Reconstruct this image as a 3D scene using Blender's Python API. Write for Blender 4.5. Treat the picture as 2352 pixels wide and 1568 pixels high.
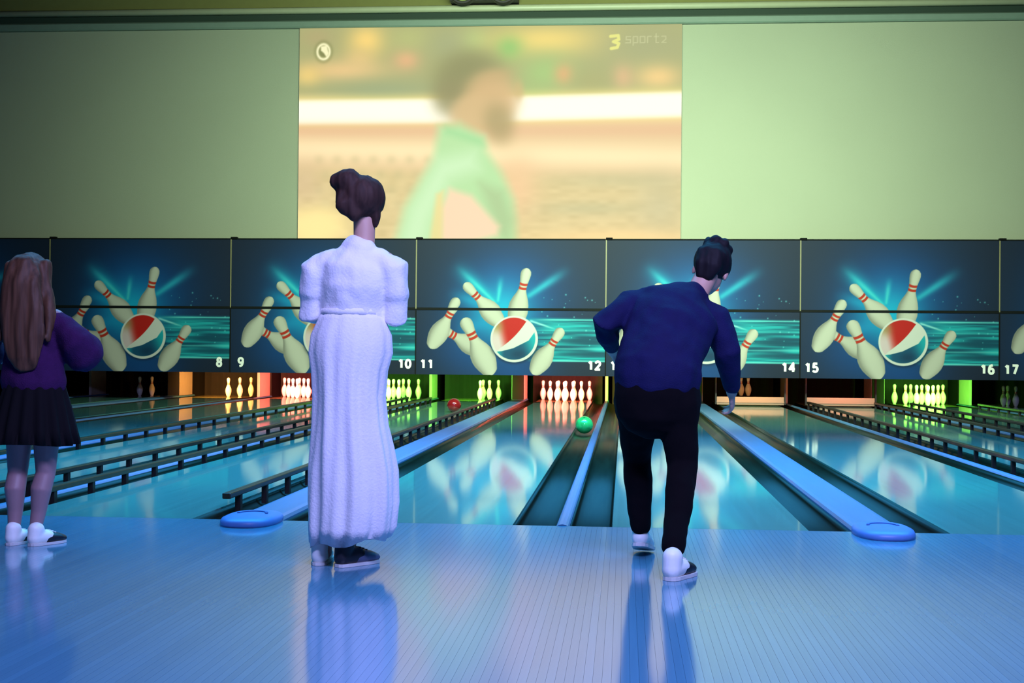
import bpy, bmesh, math, random
import numpy as np
from mathutils import Vector, Matrix, noise
random.seed(7)
C = bpy.context.scene.collection
sc = bpy.context.scene
for o in list(bpy.data.objects):
    bpy.data.objects.remove(o)

# ------------------------------------------------------------------ camera
YAW, PITCH, ROLL = 0.0836, 0.0071, 0.0088
cam_d = bpy.data.cameras.new('camera')
cam = bpy.data.objects.new('camera', cam_d); C.objects.link(cam)
cam_d.sensor_width = 36.0
cam_d.lens = 3074.4 / 2352 * 36.0
cam_d.clip_end = 200
f0 = Vector((-math.sin(YAW), math.cos(YAW), 0)); r0 = Vector((math.cos(YAW), math.sin(YAW), 0)); u0 = Vector((0, 0, 1))
fw = f0 * math.cos(PITCH) + u0 * math.sin(PITCH)
up = u0 * math.cos(PITCH) - f0 * math.sin(PITCH)
rt = r0 * math.cos(ROLL) + up * math.sin(ROLL)
up2 = up * math.cos(ROLL) - r0 * math.sin(ROLL)
m = Matrix((rt, up2, -fw)).transposed().to_4x4()
m.translation = Vector((0.3288, -7.3201, 0.9535))
cam.matrix_world = m
sc.camera = cam

# ------------------------------------------------------------------ world, exposure, room lights
sc.view_settings.view_transform = 'Standard'
sc.view_settings.look = 'None'
sc.view_settings.gamma = 1.0
sc.view_settings.use_curve_mapping = False
sc.view_settings.exposure = 0.0
w = bpy.data.worlds.new('world'); sc.world = w; w.use_nodes = True
w.node_tree.nodes['Background'].inputs[0].default_value = (0.02, 0.05, 0.12, 1)
w.node_tree.nodes['Background'].inputs[1].default_value = 0.2

def area(name, loc, target, sx, sy, col, power, spread=None):
    d = bpy.data.lights.new(name, 'AREA'); d.shape = 'RECTANGLE'
    d.size = sx; d.size_y = sy; d.color = col; d.energy = power
    if spread: d.spread = math.radians(spread)
    o = bpy.data.objects.new(name, d); C.objects.link(o)
    o.location = loc
    o.rotation_euler = (Vector(target) - Vector(loc)).to_track_quat('-Z', 'Y').to_euler()
    return o

# black-light rows over the approach, wall washers over the lanes
area('blacklight_row', (1.2, -5.2, 4.6), (0.9, -1.2, 0.7), 3.6, 0.8, (0.40, 0.43, 1.0), 640)
area('blacklight_row', (0.2, 3.5, 5.8), (0.2, 4.0, 0), 13, 5.0, (0.05, 0.47, 1.0), 1700, 120)
area('wall_washer', (0.2, 7.0, 5.6), (0.2, 17.0, 2.2), 8, 0.8, (0.79, 1.0, 0.71), 1230, 110)

# ------------------------------------------------------------------ helpers
def S(r, g, b):
    f = lambda c: c / 12.92 if c <= 0.04045 else ((c + 0.055) / 1.055) ** 2.4
    return (f(r / 255), f(g / 255), f(b / 255), 1)
def s2l(a):
    a = np.clip(a, 0, 255) / 255.0
    return np.where(a <= 0.04045, a / 12.92, ((a + 0.055) / 1.055) ** 2.4)

MATS = {}
def mat(name, col, rough=0.5, metal=0.0, coat=0.0, var=0.0, vscale=(8, 8, 8), bump=0.0, bscale=30, emit=None, estr=1.0, spec=0.5, sheen=0.0, rand=0.0):
    if name in MATS: return MATS[name]
    mt = bpy.data.materials.new(name); mt.use_nodes = True
    nt = mt.node_tree; b = nt.nodes['Principled BSDF']
    b.inputs['Base Color'].default_value = col
    b.inputs['Roughness'].default_value = rough
    b.inputs['Metallic'].default_value = metal
    b.inputs['Coat Weight'].default_value = coat
    b.inputs['Coat Roughness'].default_value = 0.05
    b.inputs['Specular IOR Level'].default_value = spec
    b.inputs['Sheen Weight'].default_value = sheen
    tc = nt.nodes.new('ShaderNodeTexCoord')
    if var or rand:
        mp = nt.nodes.new('ShaderNodeMapping'); mp.inputs['Scale'].default_value = vscale
        nt.links.new(tc.outputs['Object'], mp.inputs['Vector'])
        nz = nt.nodes.new('ShaderNodeTexNoise'); nz.inputs['Scale'].default_value = 1.0; nz.inputs['Detail'].default_value = 4
        nt.links.new(mp.outputs[0], nz.inputs['Vector'])
        hsv = nt.nodes.new('ShaderNodeHueSaturation'); hsv.inputs['Color'].default_value = col
        mr = nt.nodes.new('ShaderNodeMapRange')
        mr.inputs['From Min'].default_value = 0.25; mr.inputs['From Max'].default_value = 0.75
        mr.inputs['To Min'].default_value = 1 - var; mr.inputs['To Max'].default_value = 1 + var
        nt.links.new(nz.outputs['Fac'], mr.inputs['Value'])
        val = mr.outputs[0]
        if rand:
            oi = nt.nodes.new('ShaderNodeObjectInfo')
            m2 = nt.nodes.new('ShaderNodeMapRange'); m2.inputs['To Min'].default_value = 1 - rand; m2.inputs['To Max'].default_value = 1 + rand
            nt.links.new(oi.outputs['Random'], m2.inputs['Value'])
            mul = nt.nodes.new('ShaderNodeMath'); mul.operation = 'MULTIPLY'
            nt.links.new(val, mul.inputs[0]); nt.links.new(m2.outputs[0], mul.inputs[1]); val = mul.outputs[0]
        nt.links.new(val, hsv.inputs['Value'])
        nt.links.new(hsv.outputs[0], b.inputs['Base Color'])
    if bump:
        n2 = nt.nodes.new('ShaderNodeTexNoise'); n2.inputs['Scale'].default_value = bscale; n2.inputs['Detail'].default_value = 3
        nt.links.new(tc.outputs['Object'], n2.inputs['Vector'])
        bp = nt.nodes.new('ShaderNodeBump'); bp.inputs['Strength'].default_value = bump; bp.inputs['Distance'].default_value = 0.01
        nt.links.new(n2.outputs['Fac'], bp.inputs['Height']); nt.links.new(bp.outputs[0], b.inputs['Normal'])
    if emit:
        b.inputs['Emission Color'].default_value = emit; b.inputs['Emission Strength'].default_value = estr
    MATS[name] = mt
    return mt

def attr_mat(name, emission=False, rough=0.5, strength=1.0):
    mt = bpy.data.materials.new(name); mt.use_nodes = True
    nt = mt.node_tree; b = nt.nodes['Principled BSDF']
    at = nt.nodes.new('ShaderNodeAttribute'); at.attribute_name = 'print'
    b.inputs['Roughness'].default_value = rough
    if emission:
        b.inputs['Base Color'].default_value = (0.02, 0.02, 0.02, 1)
        nt.links.new(at.outputs['Color'], b.inputs['Emission Color'])
        b.inputs['Emission Strength'].default_value = strength
    else:
        nt.links.new(at.outputs['Color'], b.inputs['Base Color'])
    return mt

def link(name, me, parent=None, mt=None):
    if mt is not None:
        me.materials.clear(); me.materials.append(mt)
    o = bpy.data.objects.new(name, me); C.objects.link(o)
    if parent: o.parent = parent
    return o
def obj(name, bm, mt, parent=None, smooth=False):
    bmesh.ops.recalc_face_normals(bm, faces=bm.faces[:])
    me = bpy.data.meshes.new(name); bm.to_mesh(me); bm.free()
    if smooth:
        for p in me.polygons: p.use_smooth = True
    return link(name, me, parent, mt)
def tag(o, label, cat, group=None, kind=None):
    o['label'] = label; o['category'] = cat
    if group: o['group'] = group
    if kind: o['kind'] = kind
    return o
def thing(name, label, cat, loc=(0, 0, 0), group=None, rotz=0):
    o = bpy.data.objects.new(name, None); C.objects.link(o)
    o.empty_display_size = 0.1
    o.location = loc; o.rotation_euler = (0, 0, rotz)
    return tag(o, label, cat, group)
def struct(name, bm, mt, smooth=False):
    o = obj(name, bm, mt, None, smooth); o['kind'] = 'structure'; return o
def dup(o, parent):
    c = o.copy(); C.objects.link(c); c.parent = parent; return c
def dup_tree(root, label, group=None):
    r = root.copy(); C.objects.link(r); r['label'] = label
    if group: r['group'] = group
    for ch in list(root.children):
        c = dup(ch, r)
        for g in list(ch.children): dup(g, c)
    return r

WORD = {5: 'five', 6: 'six', 7: 'seven', 8: 'eight', 9: 'nine', 10: 'ten', 11: 'eleven', 12: 'twelve', 13: 'thirteen', 14: 'fourteen', 15: 'fifteen', 16: 'sixteen', 17: 'seventeen', 18: 'eighteen'}
def NB(): return bmesh.new()
def box(bm, x0, x1, y0, y1, z0, z1, bev=0.0):
    vs = [bm.verts.new(p) for p in ((x0, y0, z0), (x1, y0, z0), (x1, y1, z0), (x0, y1, z0), (x0, y0, z1), (x1, y0, z1), (x1, y1, z1), (x0, y1, z1))]
    fs = [bm.faces.new([vs[i] for i in q]) for q in ((3, 2, 1, 0), (4, 5, 6, 7), (0, 1, 5, 4), (1, 2, 6, 5), (2, 3, 7, 6), (3, 0, 4, 7))]
    if bev:
        es = list({e for f in fs for e in f.edges})
        bmesh.ops.bevel(bm, geom=es, offset=bev, segments=2, affect='EDGES', profile=0.5)
    return bm
def extrude_y(bm, prof, y0, y1, closed=True):
    a = [bm.verts.new((x, y0, z)) for x, z in prof]; b = [bm.verts.new((x, y1, z)) for x, z in prof]
    n = len(prof)
    for i in range(n if closed else n - 1):
        j = (i + 1) % n
        bm.faces.new((a[i], a[j], b[j], b[i]))
    if closed:
        bm.faces.new(a[::-1]); bm.faces.new(b)
    return bm
def extrude_x(bm, prof, x0, x1):
    a = [bm.verts.new((x0, y, z)) for y, z in prof]; b = [bm.verts.new((x1, y, z)) for y, z in prof]
    n = len(prof)
    for i in range(n):
        j = (i + 1) % n
        bm.faces.new((a[i], a[j], b[j], b[i]))
    bm.faces.new(a[::-1]); bm.faces.new(b)
    return bm
def lathe(bm, prof, seg=24, center=(0, 0, 0), axis='Z'):
    rings = []
    for r, z in prof:
        ring = []
        if r < 1e-6:
            ring = [bm.verts.new((0, 0, z))]
        else:
            ring = [bm.verts.new((r * math.cos(2 * math.pi * k / seg), r * math.sin(2 * math.pi * k / seg), z)) for k in range(seg)]
        rings.append(ring)
    new = [v for r in rings for v in r]
    for a, b in zip(rings, rings[1:]):
        for k in range(seg):
            j = (k + 1) % seg
            if len(a) == 1 and len(b) == 1: continue
            if len(a) == 1: bm.faces.new((a[0], b[j], b[k]))
            elif len(b) == 1: bm.faces.new((a[k], a[j], b[0]))
            else: bm.faces.new((a[k], a[j], b[j], b[k]))
    if axis == 'Y':
        for v in new: v.co = Vector((v.co.x, v.co.z, v.co.y))
    for v in new: v.co += Vector(center)
    return bm
def cylbar(bm, p, q, r, seg=10):
    loft(bm, [p, q], [(r, r), (r, r)], seg, cap=False)
    return bm
def loft(bm, pts, radii, seg=18, cap=True, ref=Vector((1, 0, 0))):
    """closed tube through pts; radii (a along ref side, b across)."""
    pts = [Vector(p) for p in pts]
    radii = [r if isinstance(r, tuple) else (r, r) for r in radii]
    n = len(pts)
    frames = []
    for i in range(n):
        t = (pts[min(i + 1, n - 1)] - pts[max(i - 1, 0)]).normalized()
        base = frames[-1][1] if frames else ref
        a = base - t * base.dot(t)
        if a.length < 0.15:
            rr = Vector((0, 1, 0)); a = rr - t * rr.dot(t)
        a.normalize(); frames.append((t, a, t.cross(a)))
    def frame(i): return frames[i]
    P, R, F = [], [], []
    for i in range(n):
        t, a, b = frame(i)
        if i == 0 and cap:
            rr = min(radii[0])
            for k in (0.15, 0.5, 0.8):
                ang = math.pi / 2 * k
                P.append(pts[0] - t * rr * math.cos(ang)); R.append((radii[0][0] * math.sin(ang), radii[0][1] * math.sin(ang))); F.append((t, a, b))
        P.append(pts[i]); R.append(radii[i]); F.append((t, a, b))
        if i == n - 1 and cap:
            rr = min(radii[-1])
            for k in (0.8, 0.5, 0.15):
                ang = math.pi / 2 * k
                P.append(pts[-1] + t * rr * math.cos(ang)); R.append((radii[-1][0] * math.sin(ang), radii[-1][1] * math.sin(ang))); F.append((t, a, b))
    rings = []
    for p, (ra, rb), (t, a, b) in zip(P, R, F):
        rings.append([bm.verts.new(p + a * ra * math.cos(2 * math.pi * k / seg) + b * rb * math.sin(2 * math.pi * k / seg)) for k in range(seg)])
    for a, b in zip(rings, rings[1:]):
        for k in range(seg):
            j = (k + 1) % seg
            bm.faces.new((a[k], a[j], b[j], b[k]))
    bm.faces.new(rings[0][::-1]); bm.faces.new(rings[-1])
    return bm
def ball(bm, c, r, seg=20, rot=None):
    if not isinstance(r, tuple): r = (r, r, r)
    res = bmesh.ops.create_uvsphere(bm, u_segments=seg, v_segments=seg // 2 + 2, radius=1.0)
    for v in res['verts']:
        p = Vector((v.co.x * r[0], v.co.y * r[1], v.co.z * r[2]))
        if rot is not None: p = rot @ p
        v.co = p + Vector(c)
    return bm
def remesh(bm, voxel, smooth=4, fold=None):
    """fuse overlapping lofts into one continuous surface."""
    bmesh.ops.recalc_face_normals(bm, faces=bm.faces[:])
    me = bpy.data.meshes.new('tmp'); bm.to_mesh(me); bm.free()
    o = bpy.data.objects.new('tmp', me); C.objects.link(o)
    md = o.modifiers.new('r', 'REMESH'); md.mode = 'VOXEL'; md.voxel_size = voxel
    if smooth:
        ms = o.modifiers.new('s', 'SMOOTH'); ms.factor = 0.5; ms.iterations = smooth
    dg = bpy.context.evaluated_depsgraph_get(); dg.update()
    out = bpy.data.meshes.new_from_object(o.evaluated_get(dg))
    bpy.data.objects.remove(o); bpy.data.meshes.remove(me)
    if fold:
        nrm = [v.normal.copy() for v in out.vertices]
        for v, nn in zip(out.vertices, nrm):
            v.co += nn * fold(v.co)
    for p in out.polygons: p.use_smooth = True
    return out

# ------------------------------------------------------------------ materials
M = dict(
    wall=mat('wall_paint', S(142, 149, 124), 0.7, var=0.03, vscale=(0.6, 0.6, 0.6), bump=0.15, bscale=60),
    dark=mat('dark_void', S(16, 14, 16), 0.9),
    ceil=mat('ceiling_paint', S(60, 62, 50), 0.9),
    cornice=mat('cornice_paint', S(158, 164, 132), 0.45, var=0.04),
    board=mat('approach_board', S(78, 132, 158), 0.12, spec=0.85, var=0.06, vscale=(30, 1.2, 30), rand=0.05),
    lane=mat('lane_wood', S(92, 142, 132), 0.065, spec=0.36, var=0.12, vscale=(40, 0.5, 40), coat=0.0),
    deck=mat('pin_deck', S(120, 112, 74), 0.055, var=0.08, vscale=(30, 1, 30)),
    gutter=mat('gutter_shell', S(26, 32, 22), 0.3, spec=0.12, var=0.3, vscale=(20, 1.2, 20)),
    cap=mat('division_cap', S(70, 118, 158), 0.35, var=0.08, vscale=(20, 2, 20)),
    nose=mat('cap_nose', S(84, 124, 190), 0.45, var=0.05),
    recess=mat('recess', S(60, 90, 150), 0.6),
    rail=mat('rail_top', S(34, 34, 20), 0.4, var=0.2, vscale=(30, 2, 30)),
    post=mat('rail_post', S(14, 14, 12), 0.6),
    kick=mat('kickback_paint', S(170, 160, 150), 0.55, var=0.05),
    curtain=mat('pit_curtain', S(13, 12, 11), 0.95, var=0.2),
    pin=mat('pin_plastic', S(240, 238, 228), 0.22),
    stripe=mat('pin_red', S(190, 30, 25), 0.3),
    sweep=mat('sweep_paint', S(150, 120, 100), 0.5),
    frame=mat('panel_frame', S(120, 116, 78), 0.5),
    clip=mat('panel_clip', S(8, 9, 7), 0.8, spec=.1),
    seam=mat('panel_seam', S(9, 14, 12), 0.7, spec=.15),
    number=mat('number_vinyl', S(235, 238, 225), 0.5),
    lamp=mat('lamp_housing', S(24, 24, 20), 0.5),
    lens=mat('lamp_lens', S(150, 165, 100), 0.35),
    skin=mat('skin', S(205, 160, 140), 0.5),
)

# ------------------------------------------------------------------ room shell
WY = 17.0
X0, X1, YB, YF, ZC = -17.0, 14.0, -10.0, 21.0, 8.4
struct('floor', box(NB(), X0, X1, YB, YF, -0.30, -0.13), M['dark'])
bm = NB(); box(bm, X0, X1, WY, WY + 0.25, 2.2, 7.2); struct('wall_back', bm, M['wall'])
struct('wall_back', box(NB(), X0, X1, WY, WY + 0.25, 7.2, ZC), mat('upper_wall_paint', S(104, 106, 52), 0.8, var=.05))
struct('wall_rear', box(NB(), X0, X1, YF, YF + .2, -0.3, ZC), M['dark'])
struct('wall_front', box(NB(), X0, X1, YB - .2, YB, -0.3, ZC), mat('front_paint', S(40, 42, 60), 0.8))
struct('wall_left', box(NB(), X0 - .2, X0, YB, YF, -0.3, ZC), mat('side_paint', S(60, 66, 70), 0.8))
struct('wall_right', box(NB(), X1, X1 + .2, YB, YF, -0.3, ZC), MATS['side_paint'])
struct('ceiling', box(NB(), X0, X1, YB, YF, ZC, ZC + .2), M['ceil'])
# cornice: a light rounded upper roll, a dark groove and a lower fascia
struct('trim_1', extrude_x(NB(), [(WY, 6.875), (WY - .08, 6.875), (WY - .10, 6.90), (WY - .10, 6.99), (WY - .06, 7.02), (WY, 7.03)], X0, X1), mat('fascia_paint', S(104, 124, 108), 0.55, var=.04))
struct('trim_2', box(NB(), X0, X1, WY - .02, WY, 7.031, 7.139), mat('groove_dark', S(28, 48, 34), 0.8))  # recessed band, coloured darker than the mouldings beside it
prof = [(WY, 7.14), (WY - .07, 7.14)] + [(WY - .07 - .06 * math.cos(a), 7.20 + .06 * math.sin(a)) for a in (-1.2, -.6, 0, .6, 1.2)] + [(WY, 7.26)]
struct('trim_3', extrude_x(NB(), prof, X0, X1), M['cornice'], True)

# approach: base slab and boards
BW = 0.0271
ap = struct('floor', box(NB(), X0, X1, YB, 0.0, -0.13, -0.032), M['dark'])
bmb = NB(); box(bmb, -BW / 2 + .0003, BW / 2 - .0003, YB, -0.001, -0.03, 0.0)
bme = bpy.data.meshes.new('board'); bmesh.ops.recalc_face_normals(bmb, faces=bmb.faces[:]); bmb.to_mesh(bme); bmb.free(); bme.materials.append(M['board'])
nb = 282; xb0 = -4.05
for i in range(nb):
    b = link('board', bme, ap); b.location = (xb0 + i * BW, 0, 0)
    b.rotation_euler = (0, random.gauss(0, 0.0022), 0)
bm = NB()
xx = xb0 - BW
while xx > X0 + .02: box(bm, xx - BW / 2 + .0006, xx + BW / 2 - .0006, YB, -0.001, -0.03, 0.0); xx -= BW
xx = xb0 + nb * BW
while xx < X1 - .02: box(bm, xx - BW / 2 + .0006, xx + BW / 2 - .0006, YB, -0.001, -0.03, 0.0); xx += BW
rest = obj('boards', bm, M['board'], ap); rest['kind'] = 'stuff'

# ------------------------------------------------------------------ lanes
LW = 0.527; GW = 0.235
def lane_x(n): return -8.5 + 3.4 * ((n - 7) // 2) + (-0.9 if n % 2 else 0.9)
LANES = list(range(6, 18))
LIT = {6: None, 7: None, 8: 'orange', 9: 'red', 10: 'green', 11: 'green', 12: 'red', 13: 'green', 14: 'orange', 15: 'red', 16: 'green', 17: None}
COL = dict(orange=(1.0, 0.42, 0.09), red=(1.0, 0.15, 0.11), green=(0.22, 1.0, 0.08))
def gutter_prof(inner, outer):
    # trough from inner edge to outer edge, shell 8 mm
    c = (inner + outer) / 2; h = (outer - inner) / 2
    up_ = [(c - h * math.cos(a), -0.012 - 0.075 * math.sin(a) ** 0.7 if math.sin(a) > 1e-6 else -0.012) for a in [math.pi * k / 10 for k in range(11)]]
    lo = [(x, z - 0.012) for x, z in up_][::-1]
    return up_ + lo
lane_desc = {6: 'unlit bowling lane beyond the left person, in front of the leftmost panel', 7: 'unlit bowling lane under the panel numbered eight, left of the orange-lit pins',
    8: 'bowling lane running to three orange-lit pins below number eight', 9: 'bowling lane running to the red-lit pins below number nine',
    10: 'bowling lane running to the green-lit full rack below number ten', 11: 'bowling lane with a dark red ball on it, below number eleven',
    12: 'open glossy bowling lane running to the red-lit full rack below number twelve', 13: 'bowling lane behind the bent person in navy, left of panel number fourteen',
    14: 'bowling lane ending at the orange sweep bar below number fourteen', 15: 'bowling lane ending at the pale pink sweep bar below number fifteen',
    16: 'bowling lane running to the green-lit full rack below number sixteen', 17: 'dim bowling lane at the right edge below number seventeen'}
lane_proto = None
for n in LANES:
    x = lane_x(n)
    if lane_proto is None:
        t = thing('bowling_lane', lane_desc[n], 'lane', (x, 0, 0), 'bowling lanes')
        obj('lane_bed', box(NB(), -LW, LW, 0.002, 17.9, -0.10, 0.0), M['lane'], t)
        obj('pin_deck', box(NB(), -LW, LW, 17.905, 19.35, -0.10, 0.0), M['deck'], t)
        for s in (-1, 1):
            a, b = (LW + .002, LW + GW - .002) if s > 0 else (-LW - GW + .002, -LW - .002)
            obj('gutter', extrude_y(NB(), gutter_prof(a, b), 0.002, 19.3), M['gutter'], t, True)
        lane_proto = t
    else:
        t = dup_tree(lane_proto, lane_desc[n]); t.location = (x, 0, 0)

# narrow division strips (between pairs) and wide ball-return covers (inside pairs)
def mid_narrow(k): return -10.2 + 3.4 * k
div_names = {-10.2: 'narrow pale division strip at the far left of the lanes', -6.8: 'narrow pale division strip between the lanes below numbers eight and nine',
    -3.4: 'narrow pale division strip between the lanes below numbers ten and eleven', 0.0: 'narrow pale division strip between two dark gutters, left of the bent person',
    3.4: 'narrow pale division strip between the lanes below numbers fourteen and fifteen', 6.8: 'narrow pale division strip between the lanes below numbers sixteen and seventeen'}
for xd, lab in div_names.items():
    pr = [(-.037, -.12), (.037, -.12), (.037, -.012), (.03, -.002), (.018, .006), (0, .009), (-.018, .006), (-.03, -.002), (-.037, -.012)]
    o = obj('division_strip', extrude_y(NB(), pr, 0.003, 19.3), M['cap']); o.location = (xd, 0, 0)
    tag(o, lab, 'division strip', 'division strips')
cap_names = {-8.5: 'wide ball return cover behind the person in the dark skirt', -5.1: 'wide ball return cover between the lanes below numbers nine and ten',
    -1.7: 'wide blue-lit ball return cover with a rounded nose left of the white-clad person', 1.7: 'wide blue-lit ball return cover with a rounded nose right of the bent person',
    5.1: 'wide ball return cover between the lanes below numbers fifteen and sixteen'}
for xd, lab in cap_names.items():
    t = thing('ball_return_cover', lab, 'ball return', (xd, 0, 0), 'ball return covers')
    pr = [(-.134, -.12), (.134, -.12), (.134, -.005), (.125, .012), (.10, .018), (-.10, .018), (-.125, .012), (-.134, -.005)]
    obj('cover_strip', extrude_y(NB(), pr, 0.003, 19.3), M['cap'], t)
    bm = NB()      # rounded nose lying on the approach
    ring = []
    N = 28
    for sc_, z in ((1.0, 0.0005), (1.0, .022), (.95, .036), (.82, .045), (.5, .049), (0.001, .050)):
        ring.append([bm.verts.new((.155 * sc_ * math.copysign(abs(math.cos(2 * math.pi * k / N)) ** .75, math.cos(2 * math.pi * k / N)), -.10 + .25 * sc_ * math.copysign(abs(math.sin(2 * math.pi * k / N)) ** .85, math.sin(2 * math.pi * k / N)), z + (0.02 if math.sin(2 * math.pi * k / N) > .35 and z < .02 else 0))) for k in range(N)])
    for a, b in zip(ring, ring[1:]):
        for k in range(N): bm.faces.new((a[k], a[(k + 1) % N], b[(k + 1) % N], b[k]))
    bm.faces.new(ring[0][::-1]); bm.faces.new(ring[-1])
    obj('nose', bm, M['nose'], t, True)
    bm = NB()
    N = 22
    rr = [[bm.verts.new((.085 * f_ * math.cos(math.pi * k / (N - 1)), -.10 + .10 * f_ * math.sin(math.pi * k / (N - 1)), z)) for k in range(N)] for f_, z in ((1.0, .047), (1.0, .054), (.82, .054), (.82, .047))]
    for i in range(4):
        a, b = rr[i], rr[(i + 1) % 4]
        for k in range(N - 1): bm.faces.new((a[k], a[k + 1], b[k + 1], b[k]))
    bm.faces.new([r[0] for r in rr]); bm.faces.new([r[-1] for r in rr][::-1])
    obj('arc_ridge', bm, M['recess'], t)

# bumper rails standing in the gutters
RAIL_Y0, RAIL_Y1, PST = 0.45, 16.95, 0.60
bmr = NB(); box(bmr, -.026, .026, RAIL_Y0, RAIL_Y1, .062, .097, .006); bmesh.ops.recalc_face_normals(bmr, faces=bmr.faces[:])
rail_me = bpy.data.meshes.new('bar'); bmr.to_mesh(rail_me); bmr.free(); rail_me.materials.append(M['rail'])
bmr = NB(); box(bmr, -.017, .017, -.022, .022, -.06, .0622); bmesh.ops.recalc_face_normals(bmr, faces=bmr.faces[:])
post_me = bpy.data.meshes.new('post'); bmr.to_mesh(post_me); bmr.free(); post_me.materials.append(M['post'])
side_w = {-1: 'left', 1: 'right'}
for n in (10, 11, 15, 16):
    for s in (-1, 1):
        t = thing('bumper_rail', 'dark raised bumper rail on posts in the %s gutter of the lane below number %s' % (side_w[s], WORD[n]), 'bumper', (lane_x(n) + s * (LW + .060), 0, 0), 'bumper rails')
        link('bar', rail_me, t)
        y = RAIL_Y0 + 0.26
        while y < RAIL_Y1:
            p = link('post', post_me, t); p.location = (0, y, 0); y += PST

# kickback plates beside the pin decks
KY0, KY1 = 18.4, 19.15
for xd, lab in div_names.items():
    t = tag(obj('kickback_wall', box(NB(), -.026, .026, KY0, KY1, .012, .95), M['kick']), 'thin pale kickback plate at the pin end of the ' + lab, 'kickback', 'kickback plates'); t.location = (xd, 0, 0)
for xd, lab in cap_names.items():
    t = thing('kickback_wall', 'double kickback wall at the pin end of the ' + lab.replace('wide ', ''), 'kickback', (xd, 0, 0), 'kickback plates')
    for s in (-1, 1):
        obj('side_plate', box(NB(), s * .105 - .02, s * .105 + .02, KY0, KY1, .021, .95), M['kick'], t)
    obj('gap_shade', box(NB(), -.0835, .0835, KY0 + .06, KY1, .021, .95), M['dark'], t)  # dark block standing in for the shade between the two plates
    obj('shade_sheet', box(NB(), -.112, .112, KY0 - .03, KY0 - .002, .021, .95), M['dark'], t)  # dark sheet added to darken the front of the gap, no real part

# pinsetters: curtain, deck lamp, hood; sweep bars where the photo shows them lowered
for n in LANES:
    x = lane_x(n); c = LIT[n]
    t = thing('pinsetter', {None: 'unlit dark pin pit below panel number %s' % WORD[n]}.get(c, '%s-lit pin pit below panel number %s' % (c, WORD[n])), 'pinsetter', (x, 0, 0), 'pinsetters')
    bm = NB()
    xs = np.linspace(-.70, .70, 30)
    pr = [(xx, 19.72 + .018 * math.sin(i * 1.35)) for i, xx in enumerate(xs)]
    a = [bm.verts.new((xx, yy, -.1)) for xx, yy in pr]; b = [bm.verts.new((xx, yy, 1.1)) for xx, yy in pr]
    a2 = [bm.verts.new((xx, yy + .02, -.1)) for xx, yy in pr]; b2 = [bm.verts.new((xx, yy + .02, 1.1)) for xx, yy in pr]
    for i in range(len(pr) - 1):
        bm.faces.new((a[i], a[i + 1], b[i + 1], b[i])); bm.faces.new((a2[i + 1], a2[i], b2[i], b2[i + 1]))
        bm.faces.new((b[i], b[i + 1], b2[i + 1], b2[i])); bm.faces.new((a[i + 1], a[i], a2[i], a2[i + 1]))
    bm.faces.new((a[0], b[0], b2[0], a2[0])); bm.faces.new((a[-1], a2[-1], b2[-1], b[-1]))
    obj('pit_curtain', bm, M['curtain'], t)
    obj('hood', box(NB(), -.74, .74, 16.6, 19.9, .98, 1.04), M['dark'], t)
    # lamp: open-bottomed trough with a tube
    ly = 16.72 if n in (14, 15) else 17.38
    bm = NB(); box(bm, -.55, .55, ly - .06, ly - .04, .535, .76); box(bm, -.55, .55, ly - .035, ly + .12, .74, .76)
    lam = obj('lamp_trough', bm, M['kick'], t)
    sb = n in (14, 15)
    tube_m = mat('tube_' + str(c) + ('_sweep' if sb else ''), (0.8, 0.8, 0.8, 1), 0.4, emit=(tuple(.12 + .88 * v for v in COL[c]) if sb else tuple(.35 + .65 * v for v in COL[c])) + (1,) if c else (0, 0, 0, 1), estr=(.9 if sb else 2.5) if c else 0)
    bm = NB(); cylbar(bm, (-.5, ly + .03, .545), (.5, ly + .03, .545), .018); obj('tube', bm, tube_m, lam)
    if c:
        if n in (14, 15): area('pin_lamp', (x, ly + .06, .55), (x, 17.25, .05), 1.0, .06, COL[c], 10.0, 150)
        else: area('pin_lamp', (x, 17.46, .545), (x, 18.9, .12), 0.6, .08, COL[c], {'orange': 55, 'red': 110, 'green': 60}[c], 95)
    if n in (14, 15):
        bm = NB(); box(bm, -.60, .60, 17.05, 17.09, .02, .165, .008)
        sw = obj('sweep_bar', bm, M['sweep'], t)
        bm = NB(); box(bm, -.60, .60, 17.035, 17.049, .06, .085); box(bm, -.60, .60, 17.093, 17.12, .03, .05)
        obj('rib', bm, M['sweep'], sw)
        for s in (-1, 1):
            obj('sweep_arm', box(NB(), s * .615 - .012, s * .615 + .012, 17.03, 17.13, .03, .98), M['lamp'], t)

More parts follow.
